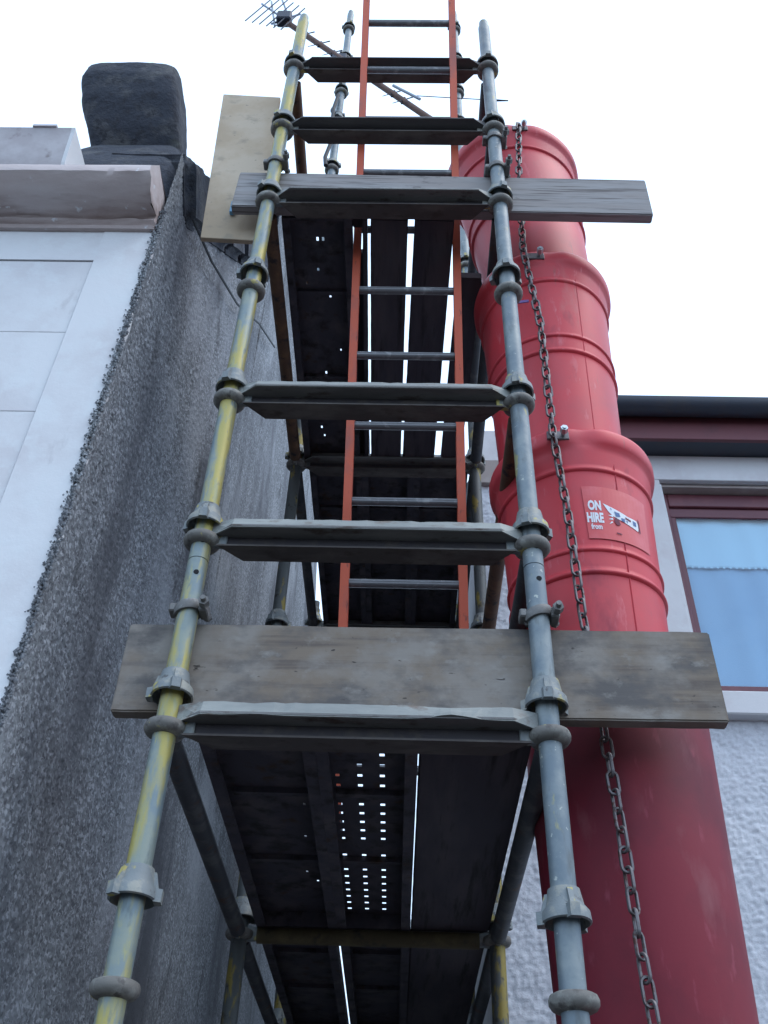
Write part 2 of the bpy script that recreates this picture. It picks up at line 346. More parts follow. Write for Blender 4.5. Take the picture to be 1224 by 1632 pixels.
# ogee gutter with a pale end plate
og = [(1.70, 4.42), (1.655, 4.425), (1.63, 4.445), (1.617, 4.48), (1.609, 4.53), (1.602, 4.58), (1.596, 4.63), (1.590, 4.652), (1.78, 4.652), (1.78, 4.42)]
mb = MB(); mb.prism(og, 'x', -4, -1.135); gt_ = build('gutter', mb, GUT, lh, smooth=30)
mb = MB(); mb.prism(og, 'x', -1.1345, -1.122); build('gutter_end', mb, WHITE, gt_)
mb = MB(); mb.prism([(1.585, 4.6522), (1.585, 4.664), (1.76, 4.664), (1.76, 4.6522)], 'x', -1.265, -1.185); build('gutter_bracket', mb, GUT, gt_)
# slates beyond the parapet
mb = MB(); mb.prism([(1.78, 4.44), (5.6, 8.65), (5.6, 8.45), (1.78, 4.2)], 'x', -6, -1.16); build('roof', mb, SLATE, lh)
mb = MB(); mb.prism([(5.6, 8.65), (9.4, 4.4), (9.4, 4.2), (5.6, 8.45)], 'x', -6, -1.16); build('roof', mb, SLATE, lh)
def stone(name, verts, parent, sub=3, rough=.012, seed=0):
    """rough stone: 8 corners, subdivided and noise displaced, edges rounded"""
    b = MB(); b.hexa(verts); me = bpy.data.meshes.new(name)
    c = sum((Vector(p) for p in verts), Vector())/8
    me.from_pydata([Vector(p)-c for p in b.v], [], b.f); bm = bmesh.new(); bm.from_mesh(me)
    bmesh.ops.bevel(bm, geom=bm.edges[:], offset=.035, segments=3, affect='EDGES', clamp_overlap=True)
    for k in range(sub): bmesh.ops.subdivide_edges(bm, edges=[e for e in bm.edges if e.calc_length() > .035], cuts=1, use_grid_fill=True)
    from mathutils import noise
    bm.normal_update()
    for vt in bm.verts:
        vt.co += vt.normal*(noise.fractal(vt.co*9+Vector((seed*7, 0, 0)), .8, 2, 4)*rough+noise.noise(vt.co*60)*rough*.25)
    bmesh.ops.triangulate(bm, faces=bm.faces[:]); bmesh.ops.recalc_face_normals(bm, faces=bm.faces[:]); bm.to_mesh(me); bm.free()
    me.materials.append(STONE); finish(me, 50, fix=False)
    return link(name, me, c, parent)
# kneeler: flared base and forward leaning top
def loft(name, rings, parent, m=STONE, amp=.005, n=72, sub=7):
    from mathutils import noise
    R_ = []
    for a, b in zip(rings[:-1], rings[1:]):
        for k in range(sub): t = k/sub; R_.append([p+(q-p)*t for p, q in zip(a, b)])
    R_.append(list(rings[-1])); v = []; f = []
    for (z, x0, x1, y0, y1, e) in R_:
        for i in range(n):
            a = 2*math.pi*(i+.5)/n; c, s_ = math.cos(a), math.sin(a); k = 1/(abs(c)**e+abs(s_)**e)**(1/e)
            v.append(((x0+x1)/2+(x1-x0)/2*c*k, (y0+y1)/2+(y1-y0)/2*s_*k, z))
    M_ = len(R_)
    for k in range(M_-1):
        for i in range(n): j = (i+1) % n; f.append((k*n+i, k*n+j, (k+1)*n+j, (k+1)*n+i))
    f += [tuple(reversed(range(n))), tuple((M_-1)*n+i for i in range(n))]
    mb = MB(); mb.add(v, f); o = build(name, mb, m, parent, smooth=60); me = o.data
    for q in me.vertices:
        p = q.co*1.0; q.co += q.normal*(noise.fractal(p*7, .8, 2, 5)*amp+noise.noise(p*70)*amp*.15)
    return o
loft('kneeler', [(4.46, -1.40, -.835, 1.77, 2.42, 9), (4.80, -1.345, -.838, 1.79, 2.40, 8), (4.98, -1.285, -.860, 1.84, 2.28, 8), (5.09, -1.245, -.890, 1.885, 2.18, 8), (5.15, -1.262, -.900, 1.835, 2.12, 8),
    (5.27, -1.300, -.915, 1.77, 2.07, 8), (5.38, -1.318, -.928, 1.735, 2.03, 7), (5.46, -1.318, -.938, 1.735, 2.01, 6), (5.515, -1.295, -.955, 1.76, 1.98, 5), (5.54, -1.235, -1.0, 1.80, 1.94, 4)], lh)
# skew coping stones up the slope
def slope(t): return Vector((0, WY+.14+t*.656, 4.43+.16+t*.755))
nst = 5; L_ = 2.05; T0 = .12
for i in range(nst):
    a, b = slope(T0+(L_-T0)*i/nst+.004), slope(T0+(L_-T0)*(i+1)/nst-.004); nrm = Vector((0, -.755, .656)); th = .20+.015*(i % 2)+(.06 if i == 0 else 0)
    lo, hi = -1.13, WX+.030+.006*(i % 2)
    vv = [(lo, a.y, a.z), (hi, a.y, a.z), (hi, b.y, b.z), (lo, b.y, b.z)]
    vv += [tuple(Vector(p)+nrm*th) for p in vv]
    stone('coping_stone', vv, lh, seed=3+i, rough=.008)
# loose cable on the gable
mb = MB(); mb.sweep([(WX+.02, 1.97, 4.72), (WX+.03, 2.25, 4.86), (WX+.022, 2.75, 5.25), (WX+.03, 3.2, 5.68), (WX+.02, 3.72, 6.12)], .0055, 6)
tag(build('cable', mb, BLACK, smooth=60), 'thin black cable running down the grey harled gable under its dark coping', 'cable')

# ------------------------------------------------------------------ right house
RY = 3.6
rh = thing('house', (3, 6, 0), 'pale harled house at right with dark red window and black gutter', 'house')
def harl_rect(x0, x1, z0, z1, step=.007):
    xs = np.arange(x0, x1+step, step); zs = np.arange(z0, z1+step, step); xs[-1] = x1; zs[-1] = z1
    X, Z = np.meshgrid(xs, zs)
    Y = RY-pebbles(X, Z, .014, 21)*.0045-pebbles(X, Z, .010, 25)*.003-(fbm(X*70, Z*60, 3, 6)-.5)*.008-(fbm(X*22, Z*15, 2, 8)-.5)*.006-(fbm(X*3, Z*3, 3, 5)-.5)*.012
    grid_obj('harled_wall', X, Y, Z, HARLW, rh)
harl_rect(.372, 2.4, 1.4, 3.62)
harl_rect(.372, 1.02, 3.62, 4.905)
mb = MB(); mb.box(.372, 2.4, RY-.004, RY+.02, 0, 1.4); mb.box(2.4, 6, RY-.004, RY+.02, 0, 3.62); build('lower_wall', mb, HARLW, rh)
mb = MB(); mb.box(.372, 1.27, RY+.02, 8, 0, 5.29); mb.box(1.27, 1.9, RY+.25, 8, 3.6, 4.96); mb.box(1.27, 6, RY+.02, 8, 0, 3.6); mb.box(2.6, 6, RY+.02, 8, 3.6, 4.96); mb.box(1.27, 6, RY+.02, 8, 4.96, 5.2); build('wall_core', mb, WHITE, rh)
mb = MB(); mb.box(1.02, 1.275, RY-.012, RY+.019, 3.62, 4.965); build('window_margin', mb, WHITE, rh, bevel=.003)
mb = MB(); mb.box(1.02, 6, RY-.012, RY+.019, 4.966, 5.135); build('eaves_band', mb, WHITE, rh, bevel=.003)
mb = MB(); mb.box(.372, 1.019, RY-.012, RY+.019, 5.07, 5.30); build('eaves_band', mb, WHITE, rh, bevel=.003)
mb = MB(); mb.box(.372, 1.019, RY-.03, RY+.019, 4.906, 5.068); build('lintel', mb, LINT, rh, bevel=.004)
mb = MB(); mb.box(1.25, 2.75, RY-.06, RY+.10, 3.615, 3.725); build('window_sill', mb, WHITE, rh, bevel=.006)
mb = MB(); mb.box(1.276, 2.6, RY+.020, RY+.13, 4.945, 4.964); build('lintel_soffit', mb, LINT, rh)
mb = MB(); mb.box(1.2755, 1.285, RY+.0, RY+.13, 3.73, 4.944); build('window_reveal', mb, WHITE, rh)
# window
wn = build('window', (lambda m: (m.box(1.286, 1.325, RY+.07, RY+.14, 3.728, 4.943), m.box(1.326, 2.6, RY+.07, RY+.14, 4.86, 4.943), m.box(1.326, 2.6, RY+.07, RY+.14, 3.728, 3.80))[0])(MB()), FRAME, rh, bevel=.004)
mb = MB(); mb.box(1.326, 2.6, RY+.085, RY+.105, 4.80, 4.859); mb.box(1.326, 1.352, RY+.085, RY+.105, 3.835, 4.799); mb.box(1.326, 2.6, RY+.085, RY+.105, 3.801, 3.834); build('sash', mb, FRAME, wn, bevel=.003)
mb = MB(); mb.box(1.3525, 2.6, RY+.092, RY+.098, 3.835, 4.799); build('pane', mb, gl, wn)
# curtain: soft folds
xs = np.linspace(1.30, 2.62, 160)
def curtain(name, z0, z1, y, m, amp):
    zs = np.linspace(z0, z1, 24); X, Z = np.meshgrid(xs, zs); Y = y+np.sin(X*42+fbm(X*3, Z*.5, 2, 3)*6)*amp
    o = grid_obj(name, X, Y, Z, m, wn); sm = o.modifiers.new('thickness', 'SOLIDIFY'); sm.thickness = .002
curtain('curtain', 3.78, 4.86, RY+.125, BLIND, .004)
curtain('pelmet', 4.505, 4.86, RY+.115, BLINDT, .003)
mb = MB()
for i in range(44): mb.tube((1.33+.03*i, RY+.108, 4.503), (1.33+.03*i, RY+.112, 4.503), .006, 8)
o = build('pelmet_trim', mb, BLINDT, wn)
mb = MB(); mb.box(1.9, 6, RY+.24, RY+.26, 3.6, 4.96); mb.box(1.3, 1.9, RY+.235, RY+.248, 3.6, 4.96); build('room_back', mb, LINT, rh)
# eaves, gutter, roof
mb = MB(); mb.box(.75, 6, RY-.14, RY-.116, 5.13, 5.30); build('fascia', mb, FASC, rh, bevel=.002)
mb = MB(); mb.box(.75, 6, RY-.115, RY+.02, 5.136, 5.16); build('soffit', mb, GUTB, rh)
mb = MB(); gp = [(RY-.145, 5.30)]+[(RY-.20-.062*math.cos(t), 5.295-.055*math.sin(t)) for t in [math.pi*(1-i/12) for i in range(13)][::-1]]
gpo = [(RY-.205-.062*math.cos(math.pi*i/12), 5.31-.062*math.sin(math.pi*i/12)) for i in range(13)]
gpi = [(RY-.205+.056*math.cos(math.pi*i/12), 5.31-.056*math.sin(math.pi*i/12)) for i in range(13)]
mb.prism(gpo+gpi, 'x', .75, 6); gg_ = build('gutter', mb, GUTB, rh, smooth=35)
for x in (1.0, 1.9, 2.8):
    mb = MB(); mb.prism([(RY-.205-.066*math.cos(math.pi*i/12), 5.31-.066*math.sin(math.pi*i/12)) for i in range(13)]+[(RY-.205+.0621*math.cos(math.pi*i/12), 5.31-.0621*math.sin(math.pi*i/12)) for i in range(13)], 'x', x, x+.03)
    build('gutter_clip', mb, GUTB, gg_, smooth=35)
mb = MB(); mb.prism([(RY-.21, 5.345), (6.2, 7.1), (8.6, 5.3), (RY-.05, 5.302)], 'x', .75, 6); build('roof', mb, SLATE, rh)
mb = MB(); mb.prism([(RY+.2, 5.31), (6.2, 7.0), (7.8, 5.31)], 'x', .40, .749); build('roof_end', mb, SLATE, rh)

# ------------------------------------------------------------------ scaffold
sc = thing('scaffold', ((XL+XR)/2, YR[1], 0), 'tall tube scaffold tower with cup joints standing between the two houses', 'scaffold')
# shared cup meshes, origin on the tube axis at the node
mb = MB(); mb.lathe([(.0245, .011), (.036, .014), (.0415, .011), (.0442, .004), (.0438, -.004), (.039, -.011), (.033, -.014), (.0245, -.016), (.0245, .0)], 28, closed=True)
CUPB = mesh_only('bottom_cup', mb, CUP, 40)
mb = MB()
prof = [(.0255, .058), (.030, .057), (.033, .040), (.035, .028), (.044, .016), (.0455, -.002), (.0415, -.004), (.039, .010), (.031, .020), (.0255, .024)]
mb.lathe(prof, 28, closed=True)
for a in (20, 140, 250):       # locking lugs
    ca, sa = math.cos(R(a)), math.sin(R(a)); t = Vector((-sa, ca, 0)); rr = Vector((ca, sa, 0))
    v = [rr*q+t*w+Vector((0, 0, z)) for z in (-.006, .018) for (q, w) in ((.040, -.013), (.054, -.009), (.054, .009), (.040, .013))]
    mb.hexa(v)
    v = [rr*q+t*w+Vector((0, 0, z)) for z, qq in ((.016, .046), (.050, .036)) for (q, w) in ((.028, -.006), (qq, -.005), (qq, .005), (.028, .006))]
    mb.hexa(v)
CUPTM = mesh_only('top_cup', mb, CUPT, 40)

def standard(x, y, ztop, m, lifts, joint=None, topoff={}, zbot=.06, kmin=-3):
    mb = MB()
    n = 28
    if joint:   # two tubes meeting on a spigot, a hair open
        mb.tube((x, y, .06), (x, y, joint-.0015), .02415, n, seg=12); mb.tube((x, y, joint-.0016), (x, y, joint+.0016), .0226, n, cap=False); mb.tube((x, y, joint+.0015), (x, y, ztop-.05), .02415, n, seg=12)
    else: mb.tube((x, y, zbot), (x, y, ztop-.05), .02415, n, seg=20)
    mb.tube((x, y, ztop-.0501), (x, y, ztop-.04), .02415, n, r1=.0195); mb.tube((x, y, ztop-.041), (x, y, ztop), .0193, n)
    s = build('standard', mb, m, sc, smooth=40)
    k = kmin
    while zk(k) < ztop-.1:
        link('bottom_cup', CUPB, (x, y, zk(k)), s)
        o = link('top_cup', CUPTM, (x+rnd.uniform(-.001, .001), y, zk(k)+topoff.get(k, .050)), s); o.rotation_euler.z = rnd.uniform(-.4, .9); o.rotation_euler.x = rnd.uniform(-.05, .05)
        k += 1
    if joint:
        for dz in (-.045, .05):
            mb = MB(); mb.tube((x+.006, y-.0225, joint+dz), (x+.006, y-.0243, joint+dz), .0065, 12); build('pin_hole', mb, HOLE, s)
    if zbot > .1: return s
    mb = MB(); mb.box(x-.075, x+.075, y-.075, y+.075, .001, .008); mb.tube((x, y, .008), (x, y, .2), .018, 12); build('base_plate', mb, CLAMP, s)
    return s
off = {0: .155, 1: .078, 4: .085, -1: .12}
standard(XL, D, 6.07, GALVY, 8, 3.0, off)
standard(XR, D, 6.02, GALV, 8, 3.0, {0: .135, 1: .075, 4: .095, -1: .12})
for x_ in (XL, XR):
    standard(x_, YR[1], 5.9, BACKY, 7, None, {2: .2, 3: .15}); standard(x_, YR[1], 9.39, GALV, 14, None, {11: .12, 9: .1}, zbot=5.9, kmin=8)
standard(XL, YR[2], 4.75, BACKY, 5); standard(XR, YR[2], 4.75, BACKY, 5)

# blade that slots into a cup (sub-part), origin at node, pointing +x
mb = MB(); mb.hexa([(.018, -.006, -.020), (.062, -.010, -.016), (.062, .010, -.016), (.018, .006, -.020), (.018, -.006, .030), (.062, -.010, .020), (.062, .010, .020), (.018, .006, .030)])
BLADE = mesh_only('end_blade', mb, CUPT, None, .002)
def blades(parent, p0, p1):
    a = math.atan2(p1[1]-p0[1], p1[0]-p0[0])
    o = link('end_blade', BLADE, p0, parent); o.rotation_euler.z = a
    o = link('end_blade', BLADE, p1, parent); o.rotation_euler.z = a+math.pi

def transom(k, y, m=TRANS, hw=.050, dent=0, seed=0, lip=.037):
    """board-bearing transom, a Z section: upper flange with a leaning lip, a web, and a lower flange behind; ends chamfered"""
    z = zk(k)+.014; x0, x1 = XL+.026, XR-.026; ch = .050; t = .005
    rr = random.Random(seed)
    mb = MB(); mb.prism([(x0, y-.010), (x0+ch, y-hw), (x1-ch, y-hw), (x1, y-.010), (x1, y+.010), (x0, y+.010)], 'z', z, z+t)
    o = build('transom', mb, m, sc)
    pts = [(x0-.004, -.012)]+[(x0+ch+(x1-x0-2*ch)*i/30, -hw) for i in range(31)]+[(x1+.004, -.012)]
    v = []; f = []
    for i, (px, py) in enumerate(pts):
        w = rr.uniform(-.0012, .0012); hgt = lip+rr.uniform(-.0012, .0012); lo = -.0035
        if dent: d = (math.exp(-((px-.10)/.05)**2)+.4*math.exp(-((px+.30)/.04)**2))*dent; hgt -= d*.5; w -= d*.4; lo += d*.45
        end = 0 if 0 < i < len(pts)-1 else 1
        bk = .002 if end else .019
        for (dy, dz) in ((0, lo), (bk, hgt), (bk+.004, hgt), (.005, lo)): v.append((px, y+py+dy+(w if dz > 0 else 0), z+t*.2+dz))
    mm = len(pts)
    for i in range(mm-1):
        for q in range(4): f.append((4*i+q, 4*i+(q+1) % 4, 4*i+4+(q+1) % 4, 4*i+4+q))
    f += [(3, 2, 1, 0), (4*mm-4, 4*mm-3, 4*mm-2, 4*mm-1)]
    w = MB(); w.add(v, f); build('lip', w, LIP if m is TRANS else m, o)
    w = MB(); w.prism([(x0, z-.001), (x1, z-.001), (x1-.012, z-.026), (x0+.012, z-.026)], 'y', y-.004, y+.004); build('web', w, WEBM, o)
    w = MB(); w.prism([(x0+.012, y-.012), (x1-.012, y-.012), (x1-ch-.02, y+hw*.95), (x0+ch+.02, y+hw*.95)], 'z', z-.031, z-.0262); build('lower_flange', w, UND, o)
    blades(o, (XL, y, zk(k)+.004), (XR, y, zk(k)+.004))
LIP = mat('galvanised_lip', (.21, .22, .21), .6, .15, layers=[((.29, .30, .28), 10, .45, .65, 5, (.3, 1, 1)), ((.16, .13, .11), 24, .58, .68, 5, (.5, 1, 1))], bump=[(90, .35, .003, (.4, 1, 1))])
WEBM = mat('web_grime_shade', (.045, .04, .045), .85, 0, layers=[((.07, .06, .055), 20, .5, .65, 4, u)])  # grime, plus the upper flange's shade on the web put into the colour
UND = mat('dirty_shaded_flange', (.085, .072, .068), .85, 0, layers=[((.15, .135, .12), 12, .45, .65, 5, (.4, 1, 1)), ((.06, .045, .04), 30, .55, .7, 5, (.5, 1, 1))], bump=[(90, .3, .002, 'n')])  # dirt, with the shade of a downward face mixed into the base colour
for k, dn in ((1, .016), (2, 0), (3, 0), (5, 0)): transom(k, D, dent=dn, seed=k)
for k in (6, 7): transom(k, D, hw=.046, seed=k, m=mat('dark_transom', (.11, .105, .11), .7, .2, layers=[((.15, .145, .14), 10, .45, .65, 5, (.3, 1, 1))], bump=[(90, .3, .002, 'n')]) if k == 6 else bpy.data.materials['dark_transom'])
transom(5, YR[1], seed=15); transom(5, YR[2], seed=16)
def ledger(p0, p1, m, n=20):
    p0, p1 = Vector(p0), Vector(p1); d = (p1-p0).normalized(); mb = MB(); mb.tube(p0+d*.055, p1-d*.055, .02415, n, seg=8)
    o = build('ledger', mb, m, sc, smooth=40); blades(o, p0, p1); return o
OLIVE = mat('olive_rust_tube', (.09, .07, .035), .75, .1, layers=[((.14, .11, .05), 12, .5, .65, 5, u), ((.04, .03, .025), 20, .55, .68, 5, u)], bump=[(120, .35, .002, 'n')])
ledger((XL, YR[1], zk(1)), (XR, YR[1], zk(1)), OLIVE); ledger((XL, YR[2], zk(1)), (XR, YR[2], zk(1)), DARKT)
for k, m in ((1, DARKT), (5, RUST), (7, RUST)): ledger((XL, YR[0], zk(k)), (XL, YR[1], zk(k)), m)
for k, m in ((1, DARKT), (2, DARKT), (3, RUST), (5, DARKT), (6, DARKT), (7, DARKT)): ledger((XR, YR[0], zk(k)), (XR, YR[1], zk(k)), m)
for k in (1, 5):
    ledger((XL, YR[1], zk(k)), (XL, YR[2], zk(k)), DARKT); ledger((XR, YR[1], zk(k)), (XR, YR[2], zk(k)), DARKT)
ledger((XR, YR[1], zk(3)), (XR, YR[2], zk(3)), DARKT)

# couplers holding the toe boards
def coupler(x, y, z, side, tilt=0):
    root = MB(); v = []; f = []
    n = 22
    for i in range(n+1):
        a = R(-165+330*i/n); ca, sa = math.cos(a), math.sin(a)
        for (r, dz) in ((.0248, -.012), (.0248, .012), (.031, .012), (.0345, 0), (.031, -.012)):
            v.append((x+r*ca, y-r*sa*1.0, z+dz+tilt*ca*.03))
    for i in range(n):
        for q in range(5): f.append((5*i+q, 5*i+(q+1) % 5, 5*i+5+(q+1) % 5, 5*i+5+q))
    f += [(4, 3, 2, 1, 0), tuple(5*n+q for q in range(5))]
    root.add(v, f)
    o = build('coupler', root, CLAMP, sc, smooth=35)
    b = MB(); bx = x+side*.036; b.box(bx-.010, bx+.010, y-.022, y+.020, z-.013, z+.013); build('coupler_lug', b, CLAMP, o, bevel=.003)
    b = MB(); b.tube((bx+side*.004, y-.055, z), (bx+side*.004, y+.030, z), .0062, 12); b.tube((bx+side*.004, y-.043, z), (bx+side*.004, y-.026, z), .0125, 6); b.tube((bx+side*.004, y+.022, z), (bx+side*.004, y+.030, z), .011, 6)
    build('coupler_bolt', b, CLAMP, o)
    b = MB(); b.box(x-side*.043, x-side*.026, y-.016, y+.020, z-.011, z+.011); build('coupler_hinge', b, CLAMP, o, bevel=.003)
    return o
coupler(XL, D, 2.862, 1, .2); coupler(XR, D, 2.865, 1, .25); coupler(XL, D, 4.815, 1); coupler(XR, D, 4.795, 1)
coupler(XL, YR[1], 7.75, -1); coupler(XR, D, 5.0, 1)

# ------------------------------------------------------------------ boards
def board(name, p, ang, sx, sy, sz, m, label, group, cat='board', wob=.0015, seed=0, nx=40, parent=None):
    """timber board, origin at its centre bottom, long axis x or y; slightly wavy, worn corners"""
    r_ = np.random.RandomState(seed)
    bm = bmesh.new(); bmesh.ops.create_cube(bm, size=1)
    bmesh.ops.scale(bm, vec=(sx, sy, sz), verts=bm.verts[:])
    bmesh.ops.bevel(bm, geom=bm.edges[:], offset=.0035, segments=2, affect='EDGES')
    ax = 0 if sx > sy else 1; Lg = max(sx, sy)
    for i in range(1, nx):
        c = -Lg/2+Lg*i/nx; no = [0, 0, 0]; no[ax] = 1; co = [0, 0, 0]; co[ax] = c
        bmesh.ops.bisect_plane(bm, geom=bm.verts[:]+bm.edges[:]+bm.faces[:], plane_co=co, plane_no=no)
    from mathutils import noise
    for v in bm.verts:
        n1 = noise.noise(Vector((v.co[ax]*4, seed, v.co.z*3))); n2 = noise.noise(Vector((v.co[ax]*30, seed+5, v.co.z*20+v.co.y*20)))
        v.co.z += (n1*1.2+n2)*wob; v.co[1-ax] += n2*wob*.6
        v.co.z += sz/2
    me = bpy.data.meshes.new(name); bm.to_mesh(me); bm.free(); me.materials.append(m); finish(me, 35, fix=False)
    o = link(name, me, p, parent); o.rotation_euler = ang if isinstance(ang, tuple) else (0, 0, ang)
    if label: tag(o, label, cat, group)
    return o
def bindings(o, sx, sy, sz):
    pass
board('toe_board', (.034, D+.0465, 2.622), (0, R(-.3), 0), 1.315, .036, .226, BOARD, 'wide stained brown toe board across the front of the lower deck', 'toe boards', 'toe board', seed=3, wob=.0022)
board('toe_board', (.102, D+.0455, 4.572), (0, R(1.1), 0), 1.452, .038, .222, BOARDG, 'grey weathered toe board across the front of the upper deck', 'toe boards', 'toe board', seed=8)
mb = MB(); mb.box(-.634, -.628, D+.035, D+.055, 4.67, 4.71); 
# plywood offcut standing behind the upper toe board
mb = MB(); y0 = 1.925
mb.hexa([(-.735, y0, 4.53), (-.535, y0, 4.515), (-.535, y0+.018, 4.515), (-.735, y0+.018, 4.53), (-.800, y0, 5.592), (-.556, y0, 5.568), (-.556, y0+.018, 5.568), (-.800, y0+.018, 5.592)])
tag(build('plywood_sheet', mb, PLY, bevel=.0015), 'pale plywood strip standing upright behind the left end of the upper toe board', 'plywood')
mb = MB(); mb.box(-.650, -.632, 1.905, 1.922, 4.665, 4.735)
tag(build('tie_tag', mb, BLUET, bevel=.002), 'small pale blue tag at the left end of the upper toe board on the plywood', 'tag')

def steel_plank(x0, x1, y0, y1, z, label, holes, skew=0, flange=.048):
    """pressed steel deck unit: sheet with real holes, downturned flanges with return lips, cross ribs.  holes: list of (x, y, wx, wy)"""
    xs = sorted({x0, x1}); ys_ = sorted({y0, y1})
    hx = sorted({round(v, 5) for h in holes for v in (h[0]-h[2]/2, h[0]+h[2]/2)}|{x0, x1}); hy = sorted({round(v, 5) for h in holes for v in (h[1]-h[3]/2, h[1]+h[3]/2)}|{y0, y1})
    hs = [(round(h[0]-h[2]/2, 5), round(h[0]+h[2]/2, 5), round(h[1]-h[3]/2, 5), round(h[1]+h[3]/2, 5)) for h in holes]
    v = []; f = []; W_ = len(hx)
    for y in hy:
        for x in hx: v.append((x, y, z))
    import bisect
    dead = set()
    for a, b, c, d in hs:
        i0, i1, j0, j1 = hx.index(a), hx.index(b), hy.index(c), hy.index(d)
        for i in range(i0, i1):
            for j in range(j0, j1): dead.add((i, j))
    for j in range(len(hy)-1):
        for i in range(W_-1):
            if (i, j) not in dead: f.append((j*W_+i, j*W_+i+1, (j+1)*W_+i+1, (j+1)*W_+i))
    mb = MB(); mb.add(v, f)
    o = build('steel_plank', mb, STEEL, origin=((x0+x1)/2, (y0+y1)/2, z), fix=False)
    o.modifiers.new('gauge', 'SOLIDIFY').thickness = .0018
    tag(o, label, 'deck plank', 'steel planks of the scaffold decks')
    for s_, x in ((1, x0), (-1, x1)):
        mb = MB(); mb.prism([(x, z+.0), (x, z-flange), (x+s_*.028, z-flange), (x+s_*.028, z-flange+.010), (x+s_*.025, z-flange+.010), (x+s_*.025, z-flange+.003), (x+s_*.003, z-flange+.003), (x+s_*.003, z+.0)], 'y', y0, y1)
        build('side_flange', mb, STEEL, o, fix=True)
    yy = y0+.33
    while yy < y1-.2:
        mb = MB(); mb.box(x0+.032, x1-.032, yy, yy+.018, z-.016, z-.002); build('cross_rib', mb, STEEL, o); yy += .42
    for yy in (y0, y1-.012):
        mb = MB(); mb.box(x0+.004, x1-.004, yy, yy+.011, z-.045, z-.002); build('end_plate', mb, STEEL, o)
    if skew: o.rotation_euler.z = skew
    return o
zd1 = 2.630; F0, F1 = D+.072, YR[1]-.006; B0, B1 = YR[1]+.006, YR[2]+.03
def ph(xs_, ys_, wx=.011, wy=.026): return [(x, y, wx, wy) for x in xs_ for y in ys_]
rows = [1.97, 2.03, 2.083, 2.136, 2.189, 2.242, 2.295, 2.348, 2.401, 2.454, 2.507]
rowsb = [2.62+.053*i for i in range(9)]
hp = []
for x in (-.150, -.097, -.044):
    for y in rows:
        if (x < -.12 and y < 2.12) or (x > 0 and y in (1.97, 2.083)) or y == 2.03 and x < -.05: continue
        w = .010 if x < -.12 or x > 0 else .0115
        hp.append((x, y, w, .015))
    for y in rowsb:
        if x > 0: continue
        hp.append((x, y, .0115, .015))
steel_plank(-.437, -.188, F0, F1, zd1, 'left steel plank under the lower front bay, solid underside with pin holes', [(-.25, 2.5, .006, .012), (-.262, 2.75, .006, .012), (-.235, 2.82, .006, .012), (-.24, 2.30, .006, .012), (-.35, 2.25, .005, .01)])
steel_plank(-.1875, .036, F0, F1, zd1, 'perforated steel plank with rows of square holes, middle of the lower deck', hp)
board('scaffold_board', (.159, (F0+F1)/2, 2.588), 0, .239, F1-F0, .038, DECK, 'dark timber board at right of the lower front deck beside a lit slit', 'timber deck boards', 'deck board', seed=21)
mb = MB(); mb.box(.0435, .0565, F0, F1, 2.575, 2.60)
# lower deck, rear bay
steel_plank(-.437, -.1975, B0, B1, zd1, 'left steel plank of the lower rear bay beside a thin lit slit', [])
steel_plank(-.184, .038, B0, B1, zd1, 'middle steel plank of the lower rear bay right of the lit slit', [])
board('scaffold_board', (.158, (B0+B1)/2, 2.590), 0, .238, B1-B0, .038, DECK, 'dark timber board at right of the lower rear bay', 'timber deck boards', 'deck board', seed=22)
# clips closing the ends of the slit
for nm, (x0_, x1_, y0_, y1_) in (('rear', (-.199, -.188, 4.05, B1)), ('rear', (-.199, -.188, B0, 3.29))):
    pass
# upper deck
zu = 4.581
hA = [(-.335, 1.99, .008, .016), (-.315, 1.99, .008, .016), (-.34, 2.12, .008, .012), (-.385, 2.18, .007, .012), (-.30, 2.24, .007, .012), (-.335, 2.62, .007, .014), (-.352, 2.74, .009, .014), (-.332, 2.74, .009, .014),
      (-.375, 2.80, .006, .012), (-.345, 2.86, .008, .014), (-.325, 2.86, .008, .014), (-.370, 2.93, .007, .014), (-.36, 2.98, .006, .012), (-.27, 2.5, .005, .01)]
steel_plank(-.452, -.206, F0, F1, zu+.048, 'wide steel plank at the left of the upper front deck with small round holes', hA)
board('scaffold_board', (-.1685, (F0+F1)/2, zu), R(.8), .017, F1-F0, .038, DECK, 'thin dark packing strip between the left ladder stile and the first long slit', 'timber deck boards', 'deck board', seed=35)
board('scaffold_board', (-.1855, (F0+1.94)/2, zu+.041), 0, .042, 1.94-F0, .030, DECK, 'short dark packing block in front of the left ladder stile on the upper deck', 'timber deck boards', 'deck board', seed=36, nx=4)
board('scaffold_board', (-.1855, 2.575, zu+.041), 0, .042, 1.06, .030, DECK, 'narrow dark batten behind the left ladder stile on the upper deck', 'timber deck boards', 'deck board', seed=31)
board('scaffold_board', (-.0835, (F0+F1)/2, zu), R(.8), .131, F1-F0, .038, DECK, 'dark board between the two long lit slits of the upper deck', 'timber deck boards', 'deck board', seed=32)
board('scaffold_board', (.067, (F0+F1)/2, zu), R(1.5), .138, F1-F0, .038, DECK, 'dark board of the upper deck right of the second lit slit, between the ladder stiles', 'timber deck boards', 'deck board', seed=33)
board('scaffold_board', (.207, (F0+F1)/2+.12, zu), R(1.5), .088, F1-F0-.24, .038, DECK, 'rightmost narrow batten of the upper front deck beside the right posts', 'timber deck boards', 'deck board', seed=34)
steel_plank(-.435, -.1995, B0, B1, zu+.048, 'left steel plank of the upper rear bay next to a ragged lit gap', [])
steel_plank(-.199, .0345, B0, B1, zu+.048, 'middle steel plank of the upper rear bay', [])
steel_plank(.035, .275, B0, B1, zu+.048, 'right steel plank of the upper rear bay', [])

